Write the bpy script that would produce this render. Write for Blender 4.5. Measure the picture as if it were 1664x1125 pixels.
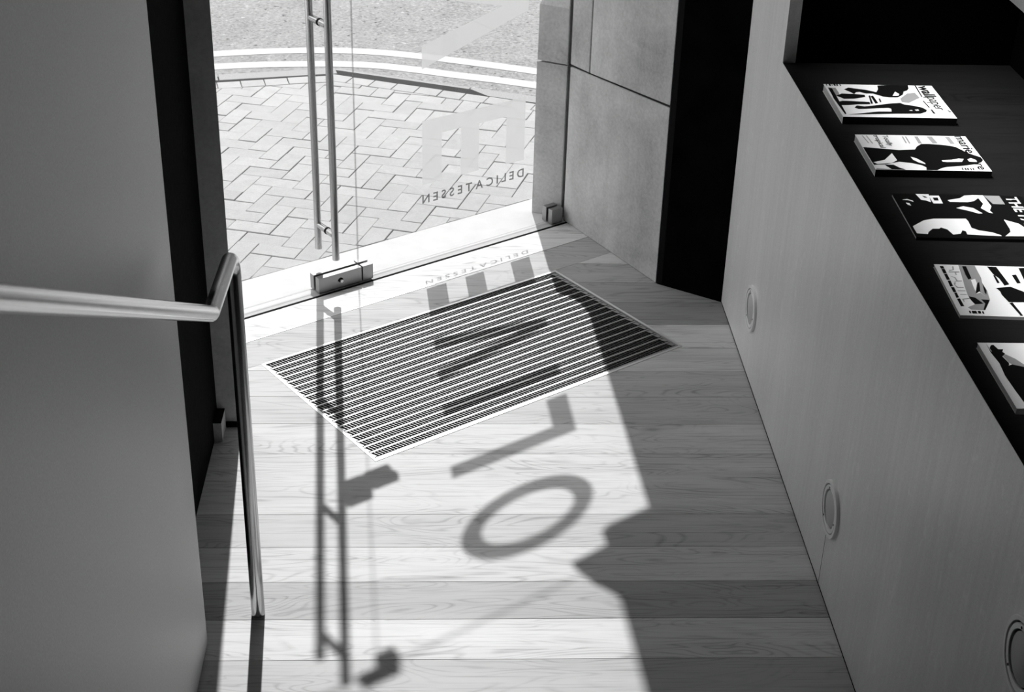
import bpy, bmesh, math, random
from mathutils import Vector, Matrix
random.seed(7)
for o in list(bpy.data.objects): bpy.data.objects.remove(o)
scene = bpy.context.scene
C = scene.collection

# ------------------------------------------------------------------ camera, sky, sun, exposure
cam_d = bpy.data.cameras.new('camera'); cam = bpy.data.objects.new('camera', cam_d); C.objects.link(cam)
cam_d.sensor_width = 36; cam_d.lens = 52.758; cam_d.clip_start = .05; cam_d.clip_end = 200
R_ = Vector((0.99892, -0.03859, 0.02571)); U_ = Vector((-0.00343, 0.49139, 0.87094)); W_ = Vector((0.04625, 0.87009, -0.49072))
cam.matrix_world = Matrix(((R_.x, U_.x, -W_.x, 0), (R_.y, U_.y, -W_.y, 0), (R_.z, U_.z, -W_.z, 2.4), (0, 0, 0, 1)))
scene.camera = cam

world = bpy.data.worlds.new('sky'); scene.world = world; world.use_nodes = True
world.node_tree.nodes['Background'].inputs[0].default_value = (1, 1, 1, 1)
world.node_tree.nodes['Background'].inputs[1].default_value = 2.3

SUN = Vector((.06, -.831, -1)).normalized()
sd = bpy.data.lights.new('sun', 'SUN'); sd.energy = 4.6; sd.angle = math.radians(.53)
so = bpy.data.objects.new('sun', sd); C.objects.link(so); so.rotation_euler = SUN.to_track_quat('-Z', 'Y').to_euler()
so.location = (-.5, 12, 14)

vs = scene.view_settings
vs.view_transform = 'Standard'; vs.look = 'None'; vs.gamma = 1; vs.exposure = -0.15; vs.use_curve_mapping = False

# ------------------------------------------------------------------ materials (all neutral: a black and white photograph)
def g(v): return (v, v, v, 1)
class NT:
    def __init__(s, name):
        s.m = bpy.data.materials.new(name); s.m.use_nodes = True; s.t = s.m.node_tree; s.t.nodes.clear()
        s.out = s.n('ShaderNodeOutputMaterial')
    def n(s, typ, **kw):
        x = s.t.nodes.new(typ)
        for k, v in kw.items(): setattr(x, k, v)
        return x
    def l(s, a, b): s.t.links.new(a, b)
    def math(s, op, a, b=None, c=None):
        x = s.n('ShaderNodeMath', operation=op)
        for i, v in enumerate((a, b, c)):
            if v is None: continue
            if isinstance(v, (int, float)): x.inputs[i].default_value = v
            else: s.l(v, x.inputs[i])
        return x.outputs[0]
    def coords(s, scale=(1, 1, 1), rand=False):
        tc = s.n('ShaderNodeTexCoord'); v = tc.outputs['Object']
        if rand:
            oi = s.n('ShaderNodeObjectInfo'); a = s.n('ShaderNodeVectorMath', operation='SCALE'); a.inputs[0].default_value = (17.3, 9.1, 5.7)
            s.l(oi.outputs['Random'], a.inputs['Scale']); b = s.n('ShaderNodeVectorMath', operation='ADD'); s.l(v, b.inputs[0]); s.l(a.outputs[0], b.inputs[1]); v = b.outputs[0]
        mp = s.n('ShaderNodeMapping'); mp.inputs['Scale'].default_value = scale; s.l(v, mp.inputs['Vector']); return mp.outputs[0]
    def noise(s, vec, scale, detail=4, rough=.55, dist=0):
        x = s.n('ShaderNodeTexNoise'); s.l(vec, x.inputs['Vector']); x.inputs['Scale'].default_value = scale
        x.inputs['Detail'].default_value = detail; x.inputs['Roughness'].default_value = rough; x.inputs['Distortion'].default_value = dist
        return x.outputs['Fac']
    def remap(s, v, a, b, c, d):
        x = s.n('ShaderNodeMapRange'); s.l(v, x.inputs[0])
        for i, k in enumerate((a, b, c, d)): x.inputs[i + 1].default_value = k
        return x.outputs[0]
    def principled(s, col=None, val=.5, rough=.5, metal=0, spec=.5, bump=None, bstr=.2, bdist=.002):
        p = s.n('ShaderNodeBsdfPrincipled'); p.inputs['Roughness'].default_value = rough; p.inputs['Metallic'].default_value = metal
        p.inputs['Specular IOR Level'].default_value = spec
        if col is None: p.inputs['Base Color'].default_value = g(val)
        else: s.l(col, p.inputs['Base Color'])
        if bump is not None:
            b = s.n('ShaderNodeBump'); b.inputs['Strength'].default_value = bstr; b.inputs['Distance'].default_value = bdist
            s.l(bump, b.inputs['Height']); s.l(b.outputs[0], p.inputs['Normal'])
        s.l(p.outputs[0], s.out.inputs[0]); return p

def plain(name, v, rough=.6, metal=0, spec=.4):
    t = NT(name); t.principled(val=v, rough=rough, metal=metal, spec=spec); return t.m
def mottled(name, v, amp, scale, rough=.8, spec=.2, stretch=(1, 1, 1), bstr=.15, detail=6):
    t = NT(name); c = t.coords(stretch); n = t.noise(c, scale, detail, .65)
    t.principled(col=t.remap(n, .25, .75, v - amp, v + amp), rough=rough, spec=spec, bump=n, bstr=bstr); return t.m

def wood(name, base, rough=.45, spec=.35, contrast=1.0, use_color=True, scale=1.0):
    t = NT(name)
    c = t.coords((scale, scale, scale), rand=True)
    # growth rings: a slow noise stretched along the board, cut into contour lines
    mp = t.n('ShaderNodeMapping'); mp.inputs['Scale'].default_value = (1.0, 5.5, 5.5); t.l(c, mp.inputs[0])
    slow = t.noise(mp.outputs[0], 1.5, 2, .5, .6)
    rings = t.math('PINGPONG', t.math('MULTIPLY', slow, 22.0), .5)
    rings = t.remap(t.math('MULTIPLY', rings, 2), 0, .45, -.30 * contrast, .03 * contrast)
    mp2 = t.n('ShaderNodeMapping'); mp2.inputs['Scale'].default_value = (3.2, 210, 60); t.l(c, mp2.inputs[0])
    pores = t.noise(mp2.outputs[0], 1.0, 3, .6)
    mp3 = t.n('ShaderNodeMapping'); mp3.inputs['Scale'].default_value = (2.0, 13, 13); t.l(c, mp3.inputs[0])
    broad = t.noise(mp3.outputs[0], 1.0, 4, .6)
    fade = t.remap(broad, .42, .60, .15, 1.0)
    v = t.math('ADD', t.math('MULTIPLY', rings, fade), t.remap(pores, .30, .46, -.30 * contrast, .02 * contrast))
    v = t.math('ADD', v, t.remap(broad, .3, .7, .10 * contrast, -.16 * contrast))
    # a few knots
    mp4 = t.n('ShaderNodeMapping'); mp4.inputs['Scale'].default_value = (2.0, 5, 5); t.l(c, mp4.inputs[0])
    vo = t.n('ShaderNodeTexVoronoi'); vo.inputs['Scale'].default_value = 1.0; t.l(mp4.outputs[0], vo.inputs['Vector'])
    v = t.math('ADD', v, t.remap(vo.outputs['Distance'], .0, .07, -.4 * contrast, 0))
    v = t.math('ADD', v, 1.0)
    if use_color:
        oi = t.n('ShaderNodeObjectInfo'); sp = t.n('ShaderNodeSeparateColor'); t.l(oi.outputs['Color'], sp.inputs[0]); v = t.math('MULTIPLY', v, sp.outputs[0])
    v = t.math('MULTIPLY', v, base)
    t.principled(col=v, rough=rough, spec=spec, bump=pores, bstr=.08, bdist=.001); return t.m

MT = {}
MT['plank'] = wood('oiled_oak', .555, rough=.46, spec=.32, contrast=1.0)
MT['darkstep'] = plain('dark_step_stone', .025, .8, spec=.1)
MT['subfloor'] = plain('dark_joint', .02, .9)
def veneer():
    t = NT('oak_veneer'); c = t.coords((1, 1, 1))
    mp = t.n('ShaderNodeMapping'); mp.inputs['Scale'].default_value = (60, 60, 2.2); t.l(c, mp.inputs[0]); a = t.noise(mp.outputs[0], 1, 5, .65)
    mp = t.n('ShaderNodeMapping'); mp.inputs['Scale'].default_value = (5, 5, .5); t.l(c, mp.inputs[0]); b = t.noise(mp.outputs[0], 1, 3, .5)
    mp = t.n('ShaderNodeMapping'); mp.inputs['Scale'].default_value = (38, 38, 16); mp.inputs['Rotation'].default_value = (.5, 0, 0); t.l(c, mp.inputs[0]); f = t.noise(mp.outputs[0], 1, 2, .5, 1.2)
    v = t.math('ADD', t.math('ADD', t.remap(a, .3, .7, -.045, .04), t.remap(t.noise(c, 230, 2, .6), .3, .7, -.05, .05)), t.remap(b, .3, .7, -.04, .04)); v = t.math('ADD', v, t.remap(f, .62, .72, 0, .07)); v = t.math('ADD', v, .84)
    t.principled(col=v, rough=.3, spec=.8, bump=a, bstr=.05, bdist=.001); return t.m
MT['veneer'] = veneer()
MT['shelf'] = wood('black_stained_oak', .010, rough=.6, spec=.08, use_color=False)
MT['black'] = plain('matt_black', .0015, 1, spec=0)
MT['blackwall'] = mottled('black_wall', .0025, .002, 9, .95, .02)
def satin():
    t = NT('satin_paint'); c = t.coords(); n = t.noise(c, 260, 2, .6); m = t.noise(c, 4, 3, .5)
    t.principled(col=t.math('ADD', t.remap(n, .3, .7, .53, .63), t.remap(m, .3, .7, -.005, .005)), rough=.45, metal=.6, spec=.5); return t.m
MT['satin'] = satin()
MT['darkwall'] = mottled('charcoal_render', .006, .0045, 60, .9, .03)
def stone(name, base):
    t = NT(name); c = t.coords((1, 1, 1), rand=True)
    a = t.noise(c, 3.2, 6, .62, .4); b = t.noise(c, 90, 3, .6)
    mp = t.n('ShaderNodeMapping'); mp.inputs['Scale'].default_value = (7, 7, .8); t.l(c, mp.inputs[0]); d = t.noise(mp.outputs[0], 1, 4, .6)
    v = t.math('ADD', t.remap(a, .3, .7, -.13, .11), t.remap(b, .3, .7, -.05, .05)); v = t.math('ADD', v, t.remap(d, .35, .75, -.06, .06)); v = t.math('ADD', v, base)
    t.principled(col=v, rough=.85, spec=.2, bump=b, bstr=.25, bdist=.001); return t.m
MT['stone'] = stone('sandstone', .52); MT['stone_dark'] = stone('weathered_stone', .55)
MT['steel'] = plain('satin_steel', .50, .24, 1); MT['patch_steel'] = plain('brushed_steel', .30, .4, 1)
MT['rail_steel'] = plain('polished_steel', .66, .2, 1)
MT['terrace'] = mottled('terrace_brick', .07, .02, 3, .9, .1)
MT['alu'] = plain('aluminium', .80, .38, .55); MT['mat_alu'] = plain('worn_aluminium', .42, .5, .95)
MT['rubber'] = plain('black_rubber', .006, .8, spec=.1)
MT['channel'] = plain('mat_channel', .09, .7)
MT['ring'] = plain('cast_alloy', .92, .4, .1)
MT['lens'] = plain('frosted_lens', .55, .5)
MT['paper'] = plain('page_edges', .8, .8)
MT['cover_white'] = plain('coated_white', .86, .35)
MT['cover_black'] = plain('coated_black', .006, .35, spec=.15)
MT['cover_grey'] = plain('coated_grey', .30, .35)
MT['ceiling'] = plain('ceiling_paint', .04, .9)
MT['backwall'] = plain('shop_wall_paint', .03, .9)
MT['pale_stone'] = mottled('pale_threshold_stone', .50, .03, 14, .8, .2)
MT['joint'] = mottled('joint_sand', .20, .10, 120, .95, .1)
MT['kerb'] = mottled('kerb_granite', .30, .07, 160, .85, .2)
MT['paint'] = mottled('road_paint', .46, .04, 110, .8, .2)
def brick():
    t = NT('clay_paver'); c = t.coords((1, 1, 1), rand=True); a = t.noise(c, 160, 4, .65); b = t.noise(c, 18, 4, .6)
    oi = t.n('ShaderNodeObjectInfo'); sp = t.n('ShaderNodeSeparateColor'); t.l(oi.outputs['Color'], sp.inputs[0])
    v = t.math('ADD', t.remap(a, .3, .7, -.035, .03), t.remap(b, .3, .7, -.02, .02)); v = t.math('MULTIPLY', t.math('ADD', v, .37), sp.outputs[0])
    t.principled(col=v, rough=.9, spec=.15, bump=a, bstr=.3, bdist=.001); return t.m
MT['brick'] = brick()
def asphalt():
    t = NT('asphalt'); c = t.coords(); a = t.noise(c, 55, 5, .75); b = t.noise(c, 5, 4, .6)
    mp = t.n('ShaderNodeMapping'); mp.inputs['Scale'].default_value = (22, 30, 20); t.l(c, mp.inputs[0])
    s = t.noise(mp.outputs[0], 1.5, 3, .6); w = t.noise(c, 38, 2, .5)
    v = t.math('ADD', t.remap(a, .3, .7, -.12, .10), t.remap(b, .3, .7, -.025, .025)); v = t.math('ADD', v, t.remap(s, .64, .70, 0, -.22)); v = t.math('ADD', v, t.remap(w, .66, .72, 0, .14)); v = t.math('MAXIMUM', t.math('ADD', v, .275), .03)
    t.principled(col=v, rough=.95, spec=.1, bump=a, bstr=.8, bdist=.006); return t.m
MT['asphalt'] = asphalt()
def glass():
    t = NT('clear_glass'); fr = t.n('ShaderNodeLayerWeight'); fr.inputs[0].default_value = .5; sch = t.math('MULTIPLY_ADD', t.math('POWER', fr.outputs['Facing'], 5.0), .6, .025)
    tr = t.n('ShaderNodeBsdfTransparent'); tr.inputs[0].default_value = g(.975); gl = t.n('ShaderNodeBsdfGlossy'); gl.inputs['Roughness'].default_value = 0.0; gl.inputs[0].default_value = g(.9)
    mx = t.n('ShaderNodeMixShader'); t.l(sch, mx.inputs[0]); t.l(tr.outputs[0], mx.inputs[1]); t.l(gl.outputs[0], mx.inputs[2]); t.l(mx.outputs[0], t.out.inputs[0]); return t.m
MT['glass'] = glass()
def edge():
    t = NT('glass_edge'); tr = t.n('ShaderNodeBsdfTransparent'); tr.inputs[0].default_value = g(.88); d = t.n('ShaderNodeBsdfDiffuse'); d.inputs[0].default_value = g(.35)
    mx = t.n('ShaderNodeMixShader'); mx.inputs[0].default_value = .3; t.l(tr.outputs[0], mx.inputs[1]); t.l(d.outputs[0], mx.inputs[2]); t.l(mx.outputs[0], t.out.inputs[0]); return t.m
MT['glass_edge'] = edge()
def film():
    t = NT('frosted_film'); d = t.n('ShaderNodeBsdfTranslucent'); d.inputs[0].default_value = g(.54); e = t.n('ShaderNodeBsdfDiffuse'); e.inputs[0].default_value = g(.5)
    mx = t.n('ShaderNodeMixShader'); mx.inputs[0].default_value = .18; t.l(d.outputs[0], mx.inputs[1]); t.l(e.outputs[0], mx.inputs[2])
    tr = t.n('ShaderNodeBsdfTransparent'); m2 = t.n('ShaderNodeMixShader'); m2.inputs[0].default_value = .16; t.l(mx.outputs[0], m2.inputs[1]); t.l(tr.outputs[0], m2.inputs[2]); t.l(m2.outputs[0], t.out.inputs[0]); return t.m
MT['film'] = film()
def dfilm():
    t = NT('grey_film'); tr = t.n('ShaderNodeBsdfTransparent'); tr.inputs[0].default_value = g(.9); d = t.n('ShaderNodeBsdfDiffuse'); d.inputs[0].default_value = g(.1)
    mx = t.n('ShaderNodeMixShader'); mx.inputs[0].default_value = .75; t.l(tr.outputs[0], mx.inputs[1]); t.l(d.outputs[0], mx.inputs[2]); t.l(mx.outputs[0], t.out.inputs[0]); return t.m
MT['dark_film'] = dfilm()

# ------------------------------------------------------------------ helpers
def new(name, verts, faces, mat, parent=None, smooth=False):
    me = bpy.data.meshes.new(name); me.from_pydata([tuple(v) for v in verts], [], faces); me.update()
    mats = mat if isinstance(mat, (list, tuple)) else [mat]
    for m in mats: me.materials.append(MT[m])
    o = bpy.data.objects.new(name, me); C.objects.link(o)
    if parent: o.parent = parent
    if smooth:
        for p in me.polygons: p.use_smooth = True
    return o
def finish(o):
    bm = bmesh.new(); bm.from_mesh(o.data); bmesh.ops.recalc_face_normals(bm, faces=bm.faces); bm.to_mesh(o.data); bm.free(); return o
def empty(name, loc=(0, 0, 0)):
    o = bpy.data.objects.new(name, None); C.objects.link(o); o.location = loc; o.empty_display_size = .1; return o
def tag(o, label=None, cat=None, group=None, kind=None):
    if label: o['label'] = label
    if cat: o['category'] = cat
    if group: o['group'] = group
    if kind: o['kind'] = kind
    return o
class Geo:
    def __init__(s): s.v = []; s.f = []
    def add(s, v, f):
        k = len(s.v); s.v += [tuple(x) for x in v]; s.f += [tuple(i + k for i in q) for q in f]; return s
    def prism(s, pts, z0, z1):
        n = len(pts); a = sum(pts[i][0] * pts[(i + 1) % n][1] - pts[(i + 1) % n][0] * pts[i][1] for i in range(n))
        if a < 0: pts = pts[::-1]
        v = [(x, y, z0) for x, y in pts] + [(x, y, z1) for x, y in pts]
        f = [tuple(range(n - 1, -1, -1)), tuple(range(n, 2 * n))] + [(i, (i + 1) % n, n + (i + 1) % n, n + i) for i in range(n)]
        return s.add(v, f)
    def box(s, x0, x1, y0, y1, z0, z1): return s.prism([(x0, y0), (x1, y0), (x1, y1), (x0, y1)], z0, z1)
    def cham(s, pts, z0, z1, c=.002):
        "prism with a chamfered upper edge, pts convex CCW"
        n = len(pts); a = sum(pts[i][0] * pts[(i + 1) % n][1] - pts[(i + 1) % n][0] * pts[i][1] for i in range(n))
        if a < 0: pts = pts[::-1]
        cx = sum(p[0] for p in pts) / n; cy = sum(p[1] for p in pts) / n
        ins = []
        for i in range(n):
            p0, p1, p2 = Vector(pts[i - 1]), Vector(pts[i]), Vector(pts[(i + 1) % n])
            d1 = (p1 - p0); d2 = (p2 - p1)
            if d1.length < 1e-6 or d2.length < 1e-6: ins.append(tuple(p1)); continue
            d1.normalize(); d2.normalize(); n1 = Vector((-d1.y, d1.x)); n2 = Vector((-d2.y, d2.x)); b = n1 + n2
            k = max(b.length_squared / 2, .35); ins.append(tuple(p1 + b * (c / k)))
        v = [(x, y, z0) for x, y in pts] + [(x, y, z1 - c) for x, y in pts] + [(x, y, z1) for x, y in ins]
        f = [tuple(range(2 * n, 3 * n))] + [(i, (i + 1) % n, n + (i + 1) % n, n + i) for i in range(n)] + [(n + i, n + (i + 1) % n, 2 * n + (i + 1) % n, 2 * n + i) for i in range(n)]
        return s.add(v, f)
    def tube(s, pts, r, seg=20, caps=True):
        pts = [Vector(p) for p in pts]; rings = []
        t = (pts[1] - pts[0]).normalized(); ref = Vector((0, 0, 1)) if abs(t.z) < .9 else Vector((1, 0, 0)); a = t.cross(ref).normalized()
        for i, p in enumerate(pts):
            t2 = (pts[min(i + 1, len(pts) - 1)] - pts[max(i - 1, 0)]).normalized()
            a = (a - t2 * a.dot(t2)).normalized(); b = t2.cross(a)
            rings.append([p + (a * math.cos(k * 2 * math.pi / seg) + b * math.sin(k * 2 * math.pi / seg)) * r for k in range(seg)])
        v = [q for rg in rings for q in rg]; f = []
        for i in range(len(pts) - 1):
            for k in range(seg): f.append((i * seg + k, i * seg + (k + 1) % seg, (i + 1) * seg + (k + 1) % seg, (i + 1) * seg + k))
        if caps: f.append(tuple(range(seg - 1, -1, -1))); f.append(tuple((len(pts) - 1) * seg + k for k in range(seg)))
        return s.add(v, f)
    def lathe(s, prof, M, seg=48):
        "prof: (radius, height) pairs revolved about local z of matrix M"
        v = []; f = []
        for (r, z) in prof:
            for k in range(seg): a = k * 2 * math.pi / seg; v.append(M @ Vector((r * math.cos(a), r * math.sin(a), z)))
        for i in range(len(prof) - 1):
            for k in range(seg): f.append((i * seg + k, i * seg + (k + 1) % seg, (i + 1) * seg + (k + 1) % seg, (i + 1) * seg + k))
        return s.add(v, f)
    def mesh(s, name, mat, parent=None, smooth=False): return finish(new(name, s.v, s.f, mat, parent, smooth))
def smooth_by_angle(o, deg=35):
    bm = bmesh.new(); bm.from_mesh(o.data)
    for f in bm.faces: f.smooth = True
    for e in bm.edges:
        if len(e.link_faces) == 2 and e.calc_face_angle(0) > math.radians(deg): e.smooth = False
    bm.to_mesh(o.data); bm.free(); return o
def clip(poly, a, c):
    "keep the part of a convex polygon where a.p <= c"
    out = []; n = len(poly)
    for i in range(n):
        p, q = poly[i], poly[(i + 1) % n]; dp = a[0] * p[0] + a[1] * p[1] - c; dq = a[0] * q[0] + a[1] * q[1] - c
        if dp <= 0: out.append(p)
        if (dp < 0 < dq) or (dq < 0 < dp): t = dp / (dp - dq); out.append((p[0] + (q[0] - p[0]) * t, p[1] + (q[1] - p[1]) * t))
    r = []
    for p in out:
        if not r or math.dist(p, r[-1]) > 1e-5: r.append(p)
    if len(r) > 1 and math.dist(r[0], r[-1]) < 1e-5: r.pop()
    return r if len(r) > 2 and abs(sum(r[i][0] * r[(i + 1) % len(r)][1] - r[(i + 1) % len(r)][0] * r[i][1] for i in range(len(r)))) > 2e-6 else []
def fillet(pts, rad, k=8):
    pts = [Vector(p) for p in pts]; out = [pts[0]]
    for i in range(1, len(pts) - 1):
        a = (pts[i - 1] - pts[i]).normalized(); b = (pts[i + 1] - pts[i]).normalized(); ang = a.angle(b); r = rad[i - 1]; d = r / math.tan(ang / 2)
        p0 = pts[i] + a * d; p1 = pts[i] + b * d; c = pts[i] + (a + b).normalized() * (r / math.sin(ang / 2)); v0 = p0 - c; v1 = p1 - c; w = v0.angle(v1)
        for j in range(k + 1): t = j / k; out.append(c + (v0 * math.sin((1 - t) * w) + v1 * math.sin(t * w)) / math.sin(w))
    out.append(pts[-1]); return out
def text_mesh(s, size, bold=0):
    cu = bpy.data.curves.new('lettering', 'FONT'); cu.body = s; cu.size = size; cu.offset = bold; cu.resolution_u = 3
    o = bpy.data.objects.new('lettering', cu); C.objects.link(o); bpy.context.view_layer.update()
    me = bpy.data.meshes.new_from_object(o.evaluated_get(bpy.context.evaluated_depsgraph_get())); bpy.data.objects.remove(o); bpy.data.curves.remove(cu)
    return me

# frame of the glazed front: origin A1, along u (to the right), n towards the inside
A1 = Vector((-.676, 4.470, 0)); u = Vector((.8215, .5702, 0)); n = Vector((.5702, -.8215, 0))
def D(a, b, z=0): return A1 + u * a + n * b + Vector((0, 0, z))
def D2(a, b): p = D(a, b); return (p.x, p.y)
NL = (n.x, n.y); UL = (u.x, u.y); N0 = A1.dot(n); U0 = A1.dot(u)
def dbox(geo, a0, a1, b0, b1, z0, z1): return geo.prism([D2(a0, b0), D2(a1, b0), D2(a1, b1), D2(a0, b1)], z0, z1)

XR, XL, XD, H = .964, -.557, -.660, 3.9      # counter front, near left panel, recessed dark wall, ceiling
# ------------------------------------------------------------------ shell of the shop
fl = Geo(); fl.prism([(-.75, 2.2), (1.1, 2.2), (1.1, 5.2), D2(1.75, .02), D2(-.35, .02), (-.75, 4.4)], -.06, -.018)
floor = tag(fl.mesh('floor', 'subfloor'), kind='structure', label='oak plank floor of the shop entrance')
rows = [(5.17, 5.33, .95), (5.02, 5.17, 1.0), (4.864, 5.02, 1.05), (4.714, 4.864, .74), (4.564, 4.714, .64), (4.406, 4.564, .52), (4.246, 4.406, 1.12), (4.0925, 4.246, 1.0),  # dark boards by the black end wall, toned down further for the shade there
        (3.936, 4.0925, .86), (3.782, 3.936, .84), (3.62, 3.782, 1.0), (3.324, 3.62, 1.0), (3.178, 3.324, .84), (3.033, 3.178, 1.05), (2.887, 3.033, .66), (2.739, 2.887, 1.1), (2.59, 2.739, .74), (2.44, 2.59, .95), (2.365, 2.44, .9)]
MU0, MU1, MN0, MN1 = -.108, 1.079, .338, 1.008
mat_edges = [((-NL[0], -NL[1]), -(N0 + MN0)), ((NL[0], NL[1]), N0 + MN1), ((-UL[0], -UL[1]), -(U0 + MU0)), ((UL[0], UL[1]), U0 + MU1)]   # inside: a.p <= c
for (y0, y1, tone) in rows:
    e = .0009
    poly = [(XD - .02, y0 + e), (XR + .01, y0 + e), (XR + .01, y1 - e), (XD - .02, y1 - e)]
    poly = clip(poly, (-NL[0], -NL[1]), -(N0 + .3365))
    if not poly: continue
    geo = Geo(); rest = poly
    for a, c in mat_edges:
        if not rest: break
        outp = clip(rest, (-a[0], -a[1]), -c)
        if outp: geo.prism(outp, -.018, 0)
        rest = clip(rest, a, c)
    if not geo.v: continue
    o = geo.mesh('plank', 'plank', floor); o.color = g(tone)
for (b0, b1, tone) in ((.0445, .184, 1.2), (.187, .3355, .8)):
    geo = Geo(); poly = [D2(-.45, b0), D2(1.7, b0), D2(1.7, b1), D2(-.45, b1)]
    geo.prism([tuple(p) for p in poly], -.018, 0)
    o = geo.mesh('threshold_board', 'plank', floor); o.color = g(tone)
t = Geo(); dbox(t, -.42, 1.42, .033, .0425, -.018, .0005)
tag(t.mesh('trim_1', 'rubber'), kind='structure', label='black slot in the floor under the glass door')
t = Geo(); dbox(t, -.3, .66, .1835, .1875, -.01, .0012)
tag(t.mesh('trim_2', 'alu'), kind='structure', label='thin bright metal strip between the threshold boards')

def structure(name, geo, mat, label): return tag(geo.mesh(name, mat), kind='structure', label=label)
# counter front with the long display opening above it
wr = Geo(); wr.box(XR, XR + .036, -3, 4.58, 0, 1.0265); wr.box(XR, XR + .036, 4.08, 4.58, 1.0265, 1.68); wr.box(XR, XR + .036, -3, 4.58, 1.68, H); wr.box(XR, XR + .036, -3, .2, 1.0265, 1.68)
wall_right = structure('wall_right', wr, 'veneer', 'oak veneered counter front and wall around the display opening')
t = Geo(); t.box(XR - .0004, XR + .001, 3.017, 3.0185, .002, .176); t.mesh('panel_seam', 'rubber', wall_right)
t = Geo(); t.box(XR - .0006, XR + .001, 2.3, 4.57, 0, .004); t.mesh('shadow_gap', 'rubber', wall_right)
s = Geo(); s.box(XR + .0005, 1.62, .2, 4.0795, .99, 1.0275); structure('shelf', s, 'shelf', 'black stained shelf inside the display opening')
s = Geo(); s.box(1.62, 1.66, .16, 4.12, .95, 1.76); s.box(XR + .036, 1.62, 4.08, 4.12, .95, 1.80); s.box(XR + .036, 1.62, .16, .2, .95, 1.80); s.box(XR + .036, 1.62, .16, 4.12, 1.76, 1.80)
structure('wall_niche', s, 'black', 'matt black lining of the display opening')
# black end wall and frame strip beside the stone
b = Geo(); b.prism([(.768, 4.700), (.985, 4.555), (1.05, 4.62), (.95, 4.95), (.80, 4.78)], 0, H); structure('wall_end', b, 'blackwall', 'black wall between counter and stone jamb')
b = Geo(); b.prism([(.7555, 4.7085), (.772, 4.697), (.80, 4.76), (.78, 4.775)], 0, H); structure('trim_3', b, 'rubber', 'thin black frame strip beside the stone jamb')
# near left wall: satin panel standing off the floor, recessed dark wall behind it
w = Geo(); w.box(-.70, XL, -3, 2.793, .012, H); structure('wall_left', w, 'satin', 'satin grey panelled wall beside the handrail')
w = Geo(); w.box(-.70, XL - .012, -3, 2.78, 0, .012); structure('baseboard_left', w, 'rubber', 'black shadow gap under the satin panel')
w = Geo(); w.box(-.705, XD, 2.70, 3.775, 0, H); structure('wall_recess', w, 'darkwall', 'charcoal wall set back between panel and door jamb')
# left jamb
jl = Geo(); jl.prism([(-.593, 3.77), D2(-.32, 0), D2(-.32, -.11), (-2.3, 3.50), (-2.3, 3.25), (-.70, 3.25), (-.70, 3.77)], 0, H)
structure('wall_jamb_left', jl, 'stone_dark', 'grey stone jamb on the left of the glass door')
t = Geo(); t.prism([(-.66, 3.77), (-.592, 3.77), (-.592, 3.762), (-.66, 3.762)], 0, .016); structure('baseboard_jamb', t, 'rubber', 'black skirting at foot of the left jamb')
pb = Geo(); pb.box(XD, -.636, 3.684, 3.762, 0, .062); pbo = structure('trim_4', pb, 'stone', 'small grey plinth block at foot of the charcoal wall')
t = Geo(); t.box(XD, -.636, 3.684, 3.762, .0625, .066); t.mesh('cap', 'rubber', pbo)

# right stone reveal: separate ashlar blocks before a dark core
J0 = Vector((.754, 4.709)); jd = Vector((-.483, .8756)).normalized(); jn = Vector((jd.y, -jd.x))
def J(s, d): p = J0 + jd * s + jn * d; return (p.x, p.y)
core = Geo(); core.prism([J(.004, .006), J(.608, .006), J(.61, .2), J(.2, .2)], 0, H)
wj = structure('wall_jamb_right', core, 'subfloor', 'sandstone door reveal of large smooth blocks')
def block(s0, s1, zb0, zb1, zt0, zt1, tone=1):
    e = .0025; s0 += e; s1 -= e
    q = [J(s0, 0), J(s1, 0), J(s1, .19), J(s0 + .1 if s0 < .05 else s0, .19)]; zb = [zb0, zb1, zb1, zb0]; zt = [zt0, zt1, zt1, zt0]
    v = [(x, y, z) for (x, y), z in zip(q, zb)] + [(x, y, z) for (x, y), z in zip(q, zt)]
    geo = Geo(); geo.add(v, [(3, 2, 1, 0), (4, 5, 6, 7), (0, 1, 5, 4), (1, 2, 6, 5), (2, 3, 7, 6), (3, 0, 4, 7)])
    o = geo.mesh('stone_block', 'stone', wj)
    bv = o.modifiers.new('edge', 'BEVEL'); bv.width = .004; bv.segments = 2
    return o
block(0, .61, 0, 0, .652, .612)
block(0, .4835, .661, .626, 1.36, 1.36); block(.4835, .61, .626, .621, 1.36, 1.36)
block(0, .61, 1.366, 1.366, 2.05, 2.05); block(0, .61, 2.056, 2.056, 2.75, 2.75); block(0, .61, 2.756, 2.756, H, H)
# outer pilaster with plinth and moulded capital (it shades the right of the doorway)
Cc = Vector((.339, 5.312)); u2 = Vector(UL); n2 = Vector(NL)
def loft(levels):
    geo = Geo(); v = []; f = []
    for z, lat in levels:
        c = Cc + u2 * lat
        for p in (Vector((.4515, 5.262)), c, Cc + u2 * .62, Cc + u2 * .62 + n2 * .2, Vector((.50, 5.28)) + u2 * .1): v.append((p.x, p.y, z))
    k = len(levels)
    for i in range(k - 1):
        for j in range(5): a, b = i * 5 + j, i * 5 + (j + 1) % 5; f.append((a, b, b + 5, a + 5))
    f.append((4, 3, 2, 1, 0)); f.append(tuple((k - 1) * 5 + j for j in range(5))); geo.add(v, f); return geo
lo = loft([(0, .006), (.606, .006)]).mesh('wall_pilaster', 'stone'); tag(lo, kind='structure', label='outer sandstone pilaster right of the glass front')
loft([(.612, .008), (.82, .010), (.88, .055), (.96, .09), (1.07, .112), (2.44, .100)]).mesh('shaft', 'stone', lo)
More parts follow.
